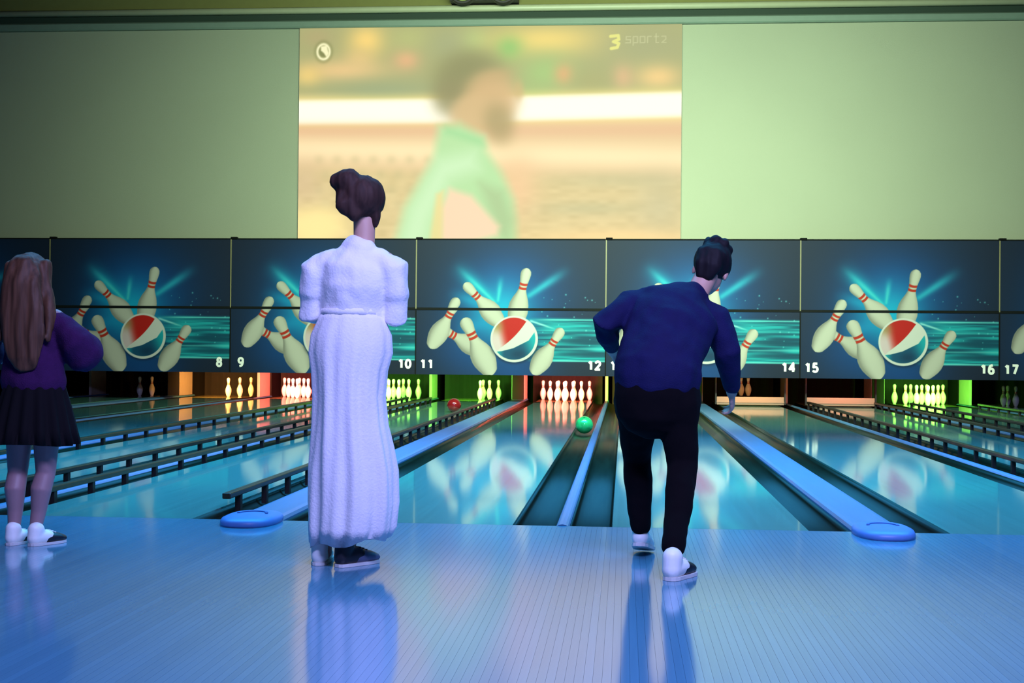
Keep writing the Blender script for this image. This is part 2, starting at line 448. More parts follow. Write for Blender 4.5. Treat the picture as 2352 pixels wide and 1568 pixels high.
# ------------------------------------------------------------------ pins
IN = 0.0254
PROF = [(0, 1.015), (.1, 1.10), (.75, 1.414), (2.25, 1.953), (3.375, 2.255), (4.5, 2.383), (5.875, 2.281), (7.25, 1.851), (8.625, 1.236), (9.375, .983), (10, .898), (10.875, .935), (11.75, 1.047), (12.625, 1.203), (13.5, 1.273), (14.2, 1.16), (14.7, .78), (14.93, .38), (15, 0)]
bm = NB(); lathe(bm, [(0, 0.0)] + [(r * IN, z * IN) for z, r in PROF], 20); bmesh.ops.recalc_face_normals(bm, faces=bm.faces[:])
pin_me = bpy.data.meshes.new('bowling_pin'); bm.to_mesh(pin_me); bm.free(); pin_me.materials.append(M['pin'])
for p in pin_me.polygons: p.use_smooth = True
pz = [p[0] for p in PROF]; pr_ = [p[1] for p in PROF]
def band(z0, z1):
    bm = NB(); zs = np.linspace(z0, z1, 4)
    r = [(np.interp(z, pz, pr_) + .02) * IN for z in zs]; ri = [(np.interp(z, pz, pr_) - .02) * IN for z in zs]
    lathe(bm, [(ri[0], z0 * IN)] + [(a, z * IN) for a, z in zip(r, zs)] + [(ri[-1], z1 * IN)], 20); bmesh.ops.recalc_face_normals(bm, faces=bm.faces[:])
    me = bpy.data.meshes.new('neck_stripe'); bm.to_mesh(me); bm.free(); me.materials.append(M['stripe']); return me
st_a, st_b = band(9.3, 9.75), band(10.25, 10.7)
POS = {1: (0, 0), 2: (-.1524, .264), 3: (.1524, .264), 4: (-.3048, .528), 5: (0, .528), 6: (.3048, .528), 7: (-.4572, .792), 8: (-.1524, .792), 9: (.1524, .792), 10: (.4572, .792)}
PNAME = {1: 'head pin', 2: 'left pin of the second row', 3: 'right pin of the second row', 4: 'left pin of the third row', 5: 'middle pin of the third row', 6: 'right pin of the third row', 7: 'leftmost pin of the back row', 8: 'second pin from left in the back row', 9: 'second pin from right in the back row', 10: 'rightmost pin of the back row'}
RACKS = {7: (3, 6), 8: (3, 6, 10), 9: range(1, 11), 10: range(1, 11), 11: (3, 6, 9, 10), 12: range(1, 11), 16: range(1, 11), 17: (1, 2, 5)}
look = {None: 'dim unlit', 'orange': 'orange-lit', 'red': 'red-lit', 'green': 'green-lit'}
def add_pin(x, y, z, label, group):
    o = link('bowling_pin', pin_me); o.location = (x, y, z); tag(o, label, 'bowling pin', group)
    link('neck_stripe', st_a, o); link('neck_stripe', st_b, o)
    return o
for n, pins in RACKS.items():
    for k in pins:
        dx, dy = POS[k]
        add_pin(lane_x(n) + dx, 18.29 + dy, 0.0005, '%s bowling pin below number %s, %s' % (look[LIT[n]], WORD[n], PNAME[k]), 'pins on the lane below number %s' % WORD[n])
for dx, w_ in ((-0.03, 'left'), (.105, 'right')):
    o = add_pin(lane_x(14) + dx, 18.62, .135, 'orange-lit bowling pin lifted above the sweep bar below number fourteen, %s of the two' % w_, 'pins lifted by the pinsetter')
    bm = NB(); lathe(bm, [(.036, .34), (.048, .34), (.048, .45), (.02, .46), (.02, .84), (.036, .84), (.036, .40), (.036, .34)], 16)
    obj('pin_holder', bm, M['lamp'], o, True)

# ------------------------------------------------------------------ balls
def bowling_ball(x, y, z, mt, label):
    bm = NB(); ball(bm, (0, 0, 0), .1085, 32)
    o = obj('bowling_ball', bm, mt, None, True); o.location = (x, y, z); tag(o, label, 'bowling ball')
    bm = NB()
    for a, b in ((-.02, .03), (.02, .03), (0, -.03)):
        v = Vector((a, -.5 * .1, .1)); v = Vector((a, b - .02, math.sqrt(.1085 ** 2 - a * a - (b - .02) ** 2)))
        lathe(bm, [(0, .0004), (.011, .0004), (.012, -.002), (0, -.003)], 12, v)
    obj('finger_holes', bm, M['dark'], o)
    return o
gm = mat('green_ball', S(60, 225, 110), 0.12, coat=0.6, var=0.35, vscale=(14, 14, 14))
rm = mat('red_ball', S(120, 22, 24), 0.15, coat=0.6, var=0.2, vscale=(14, 14, 14))
bowling_ball(-.155, 9.3, .046, gm, 'glossy green bowling ball rolling in the gutter left of the narrow strip')
bowling_ball(-2.28, 13.2, .1087, rm, 'dark red bowling ball rolling on the lane below number eleven')

# ------------------------------------------------------------------ masking panels with printed strike graphic
def sstep(a, b, x):
    t = np.clip((x - a) / (b - a), 0, 1); return t * t * (3 - 2 * t)
def mix(c, col, al):
    al = al[..., None]
    return c * (1 - al) + np.array(col, float) * al
rng = np.random.default_rng(3)
def vnoise(shape, cells, rng):
    h, w_ = shape; g = rng.random((cells[0] + 2, cells[1] + 2))
    yy = np.linspace(0, cells[0], h); xx = np.linspace(0, cells[1], w_)
    yi = yy.astype(int); xi = xx.astype(int); fy = (yy - yi)[:, None]; fx = (xx - xi)[None]
    fy = fy * fy * (3 - 2 * fy); fx = fx * fx * (3 - 2 * fx)
    a = g[np.ix_(yi, xi)]; b = g[np.ix_(yi, xi + 1)]; c = g[np.ix_(yi + 1, xi)]; d = g[np.ix_(yi + 1, xi + 1)]
    return a * (1 - fy) * (1 - fx) + b * (1 - fy) * fx + c * fy * (1 - fx) + d * fy * fx
def strike_print(nx, ny):
    gx = np.linspace(15, 2211, nx)[None, :].repeat(ny, 0)
    gy = np.linspace(-45, 1533, ny)[:, None].repeat(nx, 1)
    px = 4.0
    c = np.zeros((ny, nx, 3)) + np.array((34, 47, 66.))
    r = np.hypot((gx - 1080) / 1.15, gy - 620)
    c = mix(c, (6, 86, 154), np.exp(-(r / 640) ** 2) * .95)
    c = mix(c, (8, 90, 164), np.exp(-(np.hypot((gx - 650) / 1.2, gy - 1250) / 420) ** 2) * .55)
    c = mix(c, (8, 90, 162), np.exp(-(np.hypot((gx - 1200) / 1.6, gy - 1500) / 260) ** 2) * .6)
    c = mix(c, (16, 185, 215), np.exp(-(np.hypot((gx - 1010) / 1.1, (gy - 800)) / 340) ** 2) * .9)
    def ray(p, q, w0, w1, col, al):
        nonlocal c
        p = np.array(p, float); q = np.array(q, float); d = q - p; L = np.hypot(*d); d /= L
        t = ((gx - p[0]) * d[0] + (gy - p[1]) * d[1]) / L; s = np.abs((gx - p[0]) * -d[1] + (gy - p[1]) * d[0])
        ww = w0 + (w1 - w0) * np.clip(t, 0, 1)
        c = mix(c, col, np.exp(-(s / ww) ** 2) * sstep(-.02, .08, t) * (1 - sstep(.35, 1.0, t)) * al)
    ray((960, 720), (380, 180), 40, 130, (20, 170, 195), .85)
    ray((960, 720), (430, 220), 14, 46, (80, 205, 210), .8)
    ray((965, 700), (1010, 340), 16, 40, (80, 205, 210), .8)
    ray((1290, 640), (1850, 250), 30, 66, (50, 180, 200), .85)
    ray((900, 760), (330, 560), 40, 90, (20, 160, 200), .7)
    ray((850, 900), (420, 1040), 60, 120, (20, 150, 195), .6)
    # streaming tail at the right
    tail = sstep(1150, 1650, gx) * sstep(835, 880, gy) * (1 - sstep(1350, 1378, gy))
    st = vnoise((ny, nx), (46, 4), rng) * .6 + vnoise((ny, nx), (100, 9), rng) * .4
    tc = mix(np.zeros_like(c) + np.array((6, 92, 112.)), (38, 188, 190), sstep(.25, .8, st))
    c = c * (1 - tail[..., None] * .92) + tc * tail[..., None] * .92
    for y_, a_ in ((872, .7), (1215, .5), (1358, .75), (1000, .25)):
        c = mix(c, (140, 235, 225), np.exp(-((gy - y_) / 10) ** 2) * sstep(1250, 1600, gx) * a_)
    for y_ in (1135, 1275): c = mix(c, (0, 80, 100), np.exp(-((gy - y_) / 26) ** 2) * sstep(1500, 1900, gx) * .7)
    ray((1330, 880), (1720, 1010), 14, 10, (190, 245, 235), .75)
    for _ in range(26):
        sx, sy = rng.uniform(1400, 2180), rng.uniform(600, 1200); rr_ = rng.uniform(4, 10)
        c = mix(c, (150, 240, 235), np.exp(-((gx - sx) ** 2 + (gy - sy) ** 2) / rr_ ** 2) * .6)
    prz = np.array(pz) / 15; prr = np.array(pr_) / 2.383
    def pinp(top, base, hw, shade=1.0):
        nonlocal c
        top = np.array(top, float); base = np.array(base, float); d = base - top; L = np.hypot(*d); d /= L
        t = ((gx - top[0]) * d[0] + (gy - top[1]) * d[1]) / L; s = (gx - top[0]) * -d[1] + (gy - top[1]) * d[0]
        half = np.interp(1 - t, prz, prr) * hw
        half = np.where((t < 0) | (t > 1.0), 0, half)
        # rounded foot
        half = np.where(t > .93, half * np.sqrt(np.clip(1 - ((t - .93) / .07) ** 2, 0, 1)), half)
        al = sstep(-px, px, half - np.abs(s)) * (half > 0)
        rel = s / np.maximum(half, 1)
        v = np.clip(1 - .26 * np.clip(np.abs(rel + .15), 0, 1) ** 3, 0, 1) * shade
        body = np.array((200, 201, 184.)) * v[..., None]
        for a0, a1 in ((.262, .302), (.330, .370)):
            b_ = sstep(a0 - .006, a0 + .006, t + rel ** 2 * .012) * (1 - sstep(a1 - .006, a1 + .006, t + rel ** 2 * .012))
            body = body * (1 - b_[..., None]) + np.array((186, 58, 36.)) * b_[..., None]
        c = c * (1 - al[..., None]) + body * al[..., None]
    pinp((1305, 288), (1156, 985), 116)
    pinp((572, 470), (1035, 955), 112)
    pinp((280, 970), (820, 1270), 120, .97)
    pinp((500, 645), (180, 1222), 114)
    pinp((568, 858), (905, 1535), 142)
    pinp((1718, 972), (1380, 1520), 116)
    # beach-ball like emblem
    bx, by, R = 1160, 1103, 276
    dd = np.hypot(gx - bx, gy - by); inb = sstep(-px, px, R - dd)
    c = mix(c, (10, 30, 50), np.exp(-(np.maximum(dd - R, 0) / 22) ** 2) * (1 - inb) * sstep(by, by + 150, gy) * .5)
    e = np.zeros_like(c) + np.array((214, 216, 206.))
    tx, ty = gx - 990, gy - 1220
    t = tx * .685 - ty * .728; off = tx * .728 + ty * .685
    c1 = 24 * np.sin(np.clip(t / 467, 0, 1) * np.pi)
    c2 = np.interp(t, [-90, -40, 0, 117, 306, 420, 500, 560], [-40, 5, 40, 112, 178, 160, 95, 20])
    inner = sstep(-px, px, R - 26 - np.hypot(gx - bx + 4, gy - by + 4))
    red = sstep(-px, px, c1 - off) * inner
    rc = mix(np.zeros_like(c) + np.array((194, 38, 28.)), (216, 205, 205), (1 - sstep(940, 1090, gx + (gy - 1000) * -.25)) * .95)
    rc = mix(rc, (150, 128, 60), np.exp(-(np.hypot(gx - 960, gy - 950) / 80) ** 2) * .6)
    e = e * (1 - red[..., None]) + rc * red[..., None]
    blue = sstep(-px, px, off - c2) * inner
    bc = mix(np.zeros_like(c) + np.array((22, 92, 122.)), (25, 180, 185), sstep(1180, 1400, gx - (gy - 1100) * .4) * .9 + (1 - sstep(960, 1060, gx)) * .8)
    bc = mix(bc, (10, 60, 90), np.exp(-(np.hypot((gx - 1210) / 1.5, gy - 1285) / 60) ** 2) * .7)
    e = e * (1 - blue[..., None]) + bc * blue[..., None]
    c = c * (1 - inb[..., None]) + e * inb[..., None]
    return c
PX, PY = 472, 342
PRINT = s2l(strike_print(PX, PY)) ** 1.16 * .72
PZ0, PZS, PZ1, PYF = 0.521, 1.698, 2.935, 16.478
print_mat = attr_mat('strike_print', rough=0.6)
print_mat.node_tree.nodes['Principled BSDF'].inputs['Specular IOR Level'].default_value = .2
def grid_mesh(name, w_, z0, z1, img, thick, mt):
    ny, nx = img.shape[:2]
    xs = np.linspace(0, w_, nx); zs = np.linspace(z1, z0, ny)
    gx, gz = np.meshgrid(xs, zs)
    v = np.stack([gx.ravel(), np.zeros(nx * ny), gz.ravel()], 1)
    idx = np.arange(nx * ny).reshape(ny, nx)
    q = np.stack([idx[1:, :-1].ravel(), idx[1:, 1:].ravel(), idx[:-1, 1:].ravel(), idx[:-1, :-1].ravel()], 1)
    ex = np.array([(0, .0, z0), (w_, .0, z0), (w_, .0, z1), (0, .0, z1), (0, thick, z0), (w_, thick, z0), (w_, thick, z1), (0, thick, z1)])
    n0 = len(v); v = np.concatenate([v, ex])
    q2 = np.array([(4, 7, 6, 5), (0, 4, 5, 1), (1, 5, 6, 2), (2, 6, 7, 3), (3, 7, 4, 0)]) + n0
    q = np.concatenate([q, q2])
    me = bpy.data.meshes.new(name)
    me.vertices.add(len(v)); me.vertices.foreach_set('co', v.ravel().astype(np.float32))
    me.loops.add(q.size); me.loops.foreach_set('vertex_index', q.ravel().astype(np.int32))
    me.polygons.add(len(q)); me.polygons.foreach_set('loop_start', np.arange(0, q.size, 4, dtype=np.int32))
    me.update(calc_edges=True)
    at = me.attributes.new('print', 'FLOAT_COLOR', 'POINT')
    col = np.ones((len(v), 4), np.float32); col[:n0, :3] = img.reshape(-1, 3); col[n0:, :3] = .03
    at.data.foreach_set('color', col.ravel())
    me.materials.append(mt)
    return me
ksplit = int(round(PY * (PZ1 - PZS) / (PZ1 - PZ0)))
up_me = grid_mesh('upper_board', 3.38, PZS + .0225, PZ1, PRINT[:ksplit], .05, print_mat)
lo_me = grid_mesh('lower_board', 3.38, PZ0, PZS - .0225, PRINT[ksplit:], .05, print_mat)
def arc(cx, cy, rx, ry, a0, a1, n=14):
    return [(cx + rx * math.cos(math.radians(a0 + (a1 - a0) * i / n)), cy + ry * math.sin(math.radians(a0 + (a1 - a0) * i / n))) for i in range(n + 1)]
DIGIT = {'0': [arc(.5, .5, .36, .41, 90, 450, 22)], '1': [[(.28, .72), (.62, .91)], [(.62, .93), (.62, .08)]], '2': [arc(.5, .68, .33, .24, 165, -30) + [(.16, .09), (.86, .09)]],
    '5': [[(.80, .91), (.28, .91), (.22, .55)] + arc(.47, .33, .36, .25, 115, -150)], '6': [[(.72, .92)] + arc(.6, .42, .42, .50, 120, 180, 6), arc(.5, .32, .34, .25, 0, 360, 20)],
    '7': [[(.14, .91), (.86, .91), (.42, .07)]], '8': [arc(.5, .71, .28, .21, 0, 360, 18), arc(.5, .29, .33, .23, 0, 360, 18)], '9': [[(.28, .08)] + arc(.4, .58, .42, .50, -60, 0, 6), arc(.5, .68, .34, .25, 0, 360, 20)],
    '3': [arc(.48, .70, .30, .22, 160, -80), arc(.48, .30, .34, .24, 80, -160)], '4': [[(.66, .06), (.66, .92), (.12, .34), (.92, .34)]]}
def number_mesh(txt, w_=.112, h=.172, st=.021):
    bm = NB(); x = -.5 * len(txt) * (w_ + .022); dep = 0.0
    for ch in txt:
        for line in DIGIT[ch]:
            pts = [Vector((x + .011 + a * w_, 0, b * h)) for a, b in line]
            for p, q in zip(pts, pts[1:]):
                dep -= .00012; p, q = Vector((p.x, dep, p.z)), Vector((q.x, dep, q.z)); d = (q - p); d.normalize(); nn = Vector((-d.z, 0, d.x)) * st
                vs = [bm.verts.new(v) for v in (p + nn, q + nn, q - nn, p - nn)]
                vb = [bm.verts.new(v.co + Vector((0, .004, 0))) for v in vs]
                bm.faces.new(vs)
                for i in range(4): bm.faces.new((vs[i], vs[(i + 1) % 4], vb[(i + 1) % 4], vb[i]))
            for p in pts[1:-1]:
                dep -= .00012; p = Vector((p.x, dep, p.z))
                bm.faces.new([bm.verts.new(p + Vector((st * math.cos(2 * math.pi * k / 12), 0, st * math.sin(2 * math.pi * k / 12)))) for k in range(12)])
        x += w_ + .022
    me = bpy.data.meshes.new('lane_number'); bm.to_mesh(me); bm.free(); return me
for k in range(7):
    x = -13.6 + 3.4 * k; a, b = 5 + 2 * k, 6 + 2 * k
    lab = 'wide blue masking panel with a printed strike graphic, numbered %s and %s' % (WORD[a], WORD[b])
    if k == 0: lab = 'dark masking panel cut by the left edge, left of the panel over the long-haired person'
    if k == 1: lab = 'blue masking panel with a printed strike graphic behind the long-haired person, numbered eight'
    if k == 4: lab = 'blue masking panel with a printed strike graphic behind the bent person, numbered fourteen at right'
    if k == 6: lab = 'blue masking panel cut by the right edge, numbered seventeen'
    t = thing('masking_panel', lab, 'panel', (x + .01, PYF, 0), 'masking panels over the pins')
    link('upper_board', up_me, t); link('lower_board', lo_me, t)
    obj('seam_rail', box(NB(), 0, 3.38, -.012, .05, PZS - .022, PZS + .022), M['seam'], t)
    obj('edge_trim', box(NB(), -.0195, .0, -.012, .05, PZS, PZ1 + .0), M['frame'], t)
    obj('edge_trim', box(NB(), -.0195, .0, -.012, .05, PZ0, PZS - .001), M['seam'], t)
    obj('top_rail', box(NB(), .101, 3.38, -.014, .05, PZ1 + .0005, PZ1 + .022), M['seam'], t)
    obj('clip', box(NB(), -.018, .10, -.02, .07, PZ1 + .0005, PZ1 + .045, .006), M['clip'], t)
    for nn, xx in ((a, .19), (b, 3.19)):
        nu = link('lane_number', number_mesh(str(nn)), t, M['number']); nu.location = (xx, -.0045, .622)

# ------------------------------------------------------------------ projection screen
def screen_img(nx, ny):
    gx = np.linspace(80, 2262, nx)[None, :].repeat(ny, 0); gy = np.linspace(158, 1392, ny)[:, None].repeat(nx, 1)
    c = np.zeros((ny, nx, 3)) + np.array((224, 192, 142.))
    def blob(x, y, rx, ry, col, al=1.0, rot=0.0, p=2):
        nonlocal c
        ca, sa = math.cos(rot), math.sin(rot)
        dx, dy = gx - x, gy - y; u = (dx * ca + dy * sa) / rx; v = (-dx * sa + dy * ca) / ry
        c = mix(c, col, np.exp(-(np.hypot(u, v)) ** p) * al)
    top = 1 - sstep(500, 600, gy)
    c = mix(c, (163, 163, 108), top)
    blob(470, 230, 110, 90, (238, 202, 112)); blob(430, 330, 90, 60, (222, 188, 120), .7)
    blob(330, 400, 260, 65, (228, 190, 128), .9); blob(130, 430, 80, 60, (235, 200, 115), .8)
    blob(700, 340, 75, 60, (222, 168, 120), .9); blob(720, 220, 130, 80, (178, 182, 112), .7)
    blob(560, 520, 330, 70, (150, 160, 116), .9); blob(180, 210, 100, 60, (172, 158, 108), .8)
    blob(1090, 240, 90, 70, (160, 190, 118), .8); blob(950, 250, 120, 90, (150, 158, 116), .7)
    blob(1500, 240, 340, 90, (232, 204, 112), 1.0); blob(1290, 280, 80, 70, (140, 188, 100), .9)
    blob(1500, 420, 160, 110, (158, 190, 112), .9); blob(1600, 430, 55, 60, (215, 165, 108), .9)
    blob(2050, 270, 250, 110, (160, 160, 112), .9); blob(2130, 450, 130, 70, (236, 196, 125), .9); blob(1930, 450, 60, 70, (218, 172, 125), .8)
    blob(1760, 480, 120, 80, (165, 160, 100), .7); blob(1420, 530, 110, 60, (160, 182, 110), .7)
    # bright horizontal band, slightly higher at the right
    yb = np.where(gx < 1150, 637 - (gx - 80) * .004, 622 - (gx - 1350) * .02)
    hb = 66
    band_ = np.exp(-(np.abs(gy - yb) / (hb + 6)) ** 8)
    c = mix(c, (242, 225, 130), np.exp(-(np.abs(gy - yb) / 92) ** 4) * .75)
    c = mix(c, (255, 250, 228), band_)
    low = sstep(690, 760, gy)
    c = mix(c, (222, 176, 132), np.exp(-((gy - 745) / 46) ** 2) * .8)
    yb2 = 845 + (gx - 80) * .025
    c = mix(c, (248, 222, 172), np.exp(-(np.abs(gy - yb2) / 70) ** 2) * .9)
    c = mix(c, (212, 190, 132), sstep(905, 1000, gy - (gx - 80) * .03) * .85)
    for i in range(9):
        for j in range(4):
            blob(200 + i * 105 + 40 * (j % 2), 905 + j * 85, 30, 28, (190, 176, 124), .35)
    nz = vnoise((ny, nx), (60, 40), rng)
    c = c + ((nz - .5) * 14 * sstep(950, 1050, gy))[..., None]
    blob(1950, 1020, 420, 50, (188, 178, 130), .6); blob(1750, 1180, 300, 40, (180, 175, 130), .5); blob(2150, 1160, 140, 180, (192, 182, 140), .6); blob(1350, 1050, 110, 170, (236, 190, 142), .8)
    blob(1900, 1350, 480, 55, (244, 206, 140), .9)
    blob(180, 1280, 200, 120, (250, 226, 150), .95, 0, 4); blob(110, 1030, 110, 120, (210, 180, 140), .6)
    # the broadcast figure: profile head, beard, shirt
    blob(1060, 450, 205, 165, (134, 130, 82), .95, -.1, 4); blob(960, 560, 110, 110, (140, 130, 85), .8, 0, 3)
    blob(1190, 570, 165, 160, (208, 170, 118), .95, -.15, 5); blob(1080, 650, 130, 110, (206, 172, 120), .95, 0, 5)
    blob(1345, 520, 30, 60, (200, 168, 112), .6, 0, 3)
    blob(1235, 700, 90, 120, (166, 144, 94), .85, -.25, 3); blob(1210, 440, 110, 45, (196, 162, 110), .6, -.2)
    def poly(pts, col, soft, al=1.0):
        nonlocal c
        pts = np.array(pts, float); n = len(pts); ins = np.zeros(gx.shape, bool); dmin = np.full(gx.shape, 1e9)
        for i in range(n):
            a, b = pts[i], pts[(i + 1) % n]
            cond = ((a[1] > gy) != (b[1] > gy))
            xi = (b[0] - a[0]) * (gy - a[1]) / (b[1] - a[1] + 1e-9) + a[0]
            ins ^= cond & (gx < xi)
            e = b - a; tt = np.clip(((gx - a[0]) * e[0] + (gy - a[1]) * e[1]) / (e @ e), 0, 1)
            dmin = np.minimum(dmin, np.hypot(gx - a[0] - tt * e[0], gy - a[1] - tt * e[1]))
        sd = np.where(ins, dmin, -dmin)
        c = mix(c, col, sstep(-soft, soft, sd) * al)
    poly([(890, 720), (1010, 705), (1150, 775), (1170, 860), (1250, 980), (1320, 1130), (1340, 1420), (640, 1420), (700, 1180), (860, 900)], (176, 216, 154), 46)
    poly([(890, 900), (1100, 860), (1120, 960), (960, 1020), (850, 1260), (820, 1420), (650, 1420), (720, 1180)], (200, 232, 184), 75, .85)
    poly([(1130, 1040), (1260, 1080), (1325, 1240), (1300, 1370), (1230, 1330)], (160, 182, 128), 55, .7)
    poly([(930, 720), (1140, 790), (1150, 830), (930, 760)], (148, 206, 140), 36, .7)
    poly([(955, 1070), (1080, 1110), (1240, 1280), (1230, 1330), (1080, 1370), (910, 1370), (910, 1180)], (246, 204, 170), 34, .95)
    poly([(880, 1100), (920, 1080), (915, 1390), (840, 1390)], (240, 205, 130), 22, .7)
    # round channel emblem and channel mark
    d = np.hypot((gx - 220) / .85, gy - 292)
    c = mix(c, (90, 95, 40), np.exp(-(d / 62) ** 6) * .55)
    c = mix(c, (246, 240, 190), np.exp(-((d - 42) / 9) ** 2) * .95)
    poly([(205, 262), (238, 258), (250, 300), (240, 325), (222, 300), (205, 285)], (246, 240, 190), 6, .95)
    def stroke(pts, wd, col, al):
        nonlocal c
        dm = np.full(gx.shape, 1e9)
        for a, b in zip(pts, pts[1:]):
            a = np.array(a, float); b = np.array(b, float); e = b - a
            tt = np.clip(((gx - a[0]) * e[0] + (gy - a[1]) * e[1]) / (e @ e), 0, 1)
            dm = np.minimum(dm, np.hypot(gx - a[0] - tt * e[0], gy - a[1] - tt * e[1]))
        c = mix(c, col, (1 - sstep(wd * .7, wd * 1.5, dm)) * al)
    Y3 = (225, 222, 120)
    stroke([(1862, 222), (1905, 218), (1908, 240), (1878, 252), (1908, 262), (1900, 284), (1866, 290)], 8, Y3, .9)
    W = (196, 196, 146)
    for i, g in enumerate([[(28, 0), (4, 0), (4, 16), (28, 16), (28, 34), (2, 34)], [(4, 48), (4, 0), (28, 0), (28, 34), (4, 34)], [(3, 0), (29, 0), (29, 34), (3, 34), (3, 0)], [(5, 34), (5, 0), (24, 0)], [(12, -14), (12, 34), (26, 34)], ]):
        stroke([(1945 + i * 40 + a, 225 + b) for a, b in g], 3.2, W, .55)
    stroke([(1945 + 160 + 2, 226), (1945 + 160 + 26, 226)], 3.2, W, .5)
    stroke([(1945 + 5 * 40 + a, 225 + b) for a, b in [(4, 0), (26, 0), (26, 16), (4, 34), (28, 34)]], 3.2, W, .5)
    edge = np.maximum(1 - sstep(158, 185, gy), 0)
    return np.clip(c, 0, 255)
SI = s2l(screen_img(640, 362))
scr_mat = attr_mat('projected_picture', emission=True, rough=0.8, strength=1.1)
sx0, sx1, sz0, sz1 = -5.69, 1.325, 2.86, 6.875
scr = thing('projection_screen', 'large glowing projection of a sports broadcast on the wall above the panels', 'screen', (sx0, WY - .05, 0))
link('picture', grid_mesh('picture', sx1 - sx0, sz0, sz1, SI, .03, scr_mat), scr)
bm = NB(); box(bm, 0.02, sx1 - sx0 - .02, .032, .048, sz0 + .02, sz1 - .02); obj('backing_board', bm, M['wall'], scr)

# twin lamps above the cornice
tl = thing('wall_lamp', 'pair of round dark-rimmed lamps above the cornice, cut by the top edge', 'lamp', (-2.25, WY - .24, 7.43))
obj('bracket', box(NB(), -.62, .62, -.10, .235, -.155, .26, .01), M['lamp'], tl)
for dx in (-.365, .365):
    bm = NB(); lathe(bm, [(.0, .01), (.24, .01), (.255, -.0), (.255, -.14), (.245, -.16), (.215, -.16), (.205, -.12), (0, -.12)], 32, (dx, -.10, 0), 'Y')
    hd = obj('lamp_head', bm, M['lamp'], tl, False)
    bm = NB(); lathe(bm, [(0, -.121), (.204, -.121), (.18, -.14), (.1, -.155), (0, -.16)], 28, (dx, -.10, 0), 'Y')
    obj('lens', bm, M['lens'], hd, True)
#PEOPLE#
# ------------------------------------------------------------------ people
def hand(bm, wrist, d, palm, side, curl=0.5, k=1.0):
    """palm, four unequal curled fingers and a thumb; d = direction along the hand, palm = palm-facing normal, side = +1/-1 picks the thumb side."""
    wrist = Vector(wrist); d = Vector(d).normalized(); pn = Vector(palm); pn = (pn - d * pn.dot(d)).normalized(); sd = d.cross(pn) * side
    loft(bm, [wrist - d * .03 * k, wrist, wrist + d * .035 * k, wrist + d * .085 * k], [(.023 * k, .019 * k), (.026 * k, .016 * k), (.036 * k, .014 * k), (.038 * k, .012 * k)], 12, True, sd)
    for i, L in enumerate((.070, .078, .072, .056)):
        off = (-.0285 + .019 * i) * -1
        p = wrist + d * (.085 - .004 * abs(i - 1)) * k + sd * off * k
        pts = [p - d * .02 * k, p]; ang = 0
        for q in range(3):
            ang += curl * (.5, .7, .5)[q]
            p = p + (d * math.cos(ang) + pn * math.sin(ang)) * L * k * (.42, .32, .26)[q]; pts.append(p)
        loft(bm, pts, [.0085 * k, .0088 * k, .0082 * k, .0075 * k, .0062 * k], 8)
    p0 = wrist + d * .02 * k + sd * .026 * k
    p1 = p0 + (d * .6 + sd * .75 + pn * .15).normalized() * .038 * k; p2 = p1 + (d * .85 + sd * .35 + pn * .35).normalized() * .03 * k; p3 = p2 + (d * .9 + pn * .45).normalized() * .024 * k
    loft(bm, [p0, p1, p2, p3], [.014 * k, .011 * k, .0095 * k, .0075 * k], 8)
def head(bm, c, rot, k=1.0):
    """skull, jaw, nose, ears, brow; faces local +Y."""
    c = Vector(c)
    def P(x, y, z): return c + rot @ Vector((x, y, z)) * k
    ball(bm, P(0, -.012, .028), (.074 * k, .094 * k, .086 * k), 20, rot)
    ball(bm, P(0, .022, -.030), (.060 * k, .068 * k, .078 * k), 18, rot)
    ball(bm, P(0, .045, -.075), (.036 * k, .036 * k, .028 * k), 14, rot)
    loft(bm, [P(0, .080, .012), P(0, .096, -.012), P(0, .106, -.030)], [.009 * k, .012 * k, .014 * k], 8)
    loft(bm, [P(-.022, .078, -.058), P(0, .087, -.057), P(.022, .078, -.058)], [.007 * k, .010 * k, .007 * k], 8)
    loft(bm, [P(-.045, .066, .022), P(-.02, .079, .025), P(.02, .079, .025), P(.045, .066, .022)], [.010 * k] * 4, 8)
    for s in (-1, 1):
        ball(bm, P(s * .075, -.004, -.012), (.011 * k, .019 * k, .031 * k), 10, rot)
def eyes(par, c, rot, k, off):
    white = mat('eye_white', S(235, 232, 225), 0.2); iris = mat('eye_iris', S(60, 45, 35), 0.2)
    for s in (-1, 1):
        bm = NB(); p = Vector(c) + rot @ Vector((s * .031, .069, .004)) * k - off; ball(bm, p, .0125 * k, 12)
        e = obj('eye', bm, white, par, True)
        bm = NB(); ball(bm, p + rot @ Vector((0, .009, 0)) * k, .0062 * k, 10); obj('iris', bm, iris, e, True)
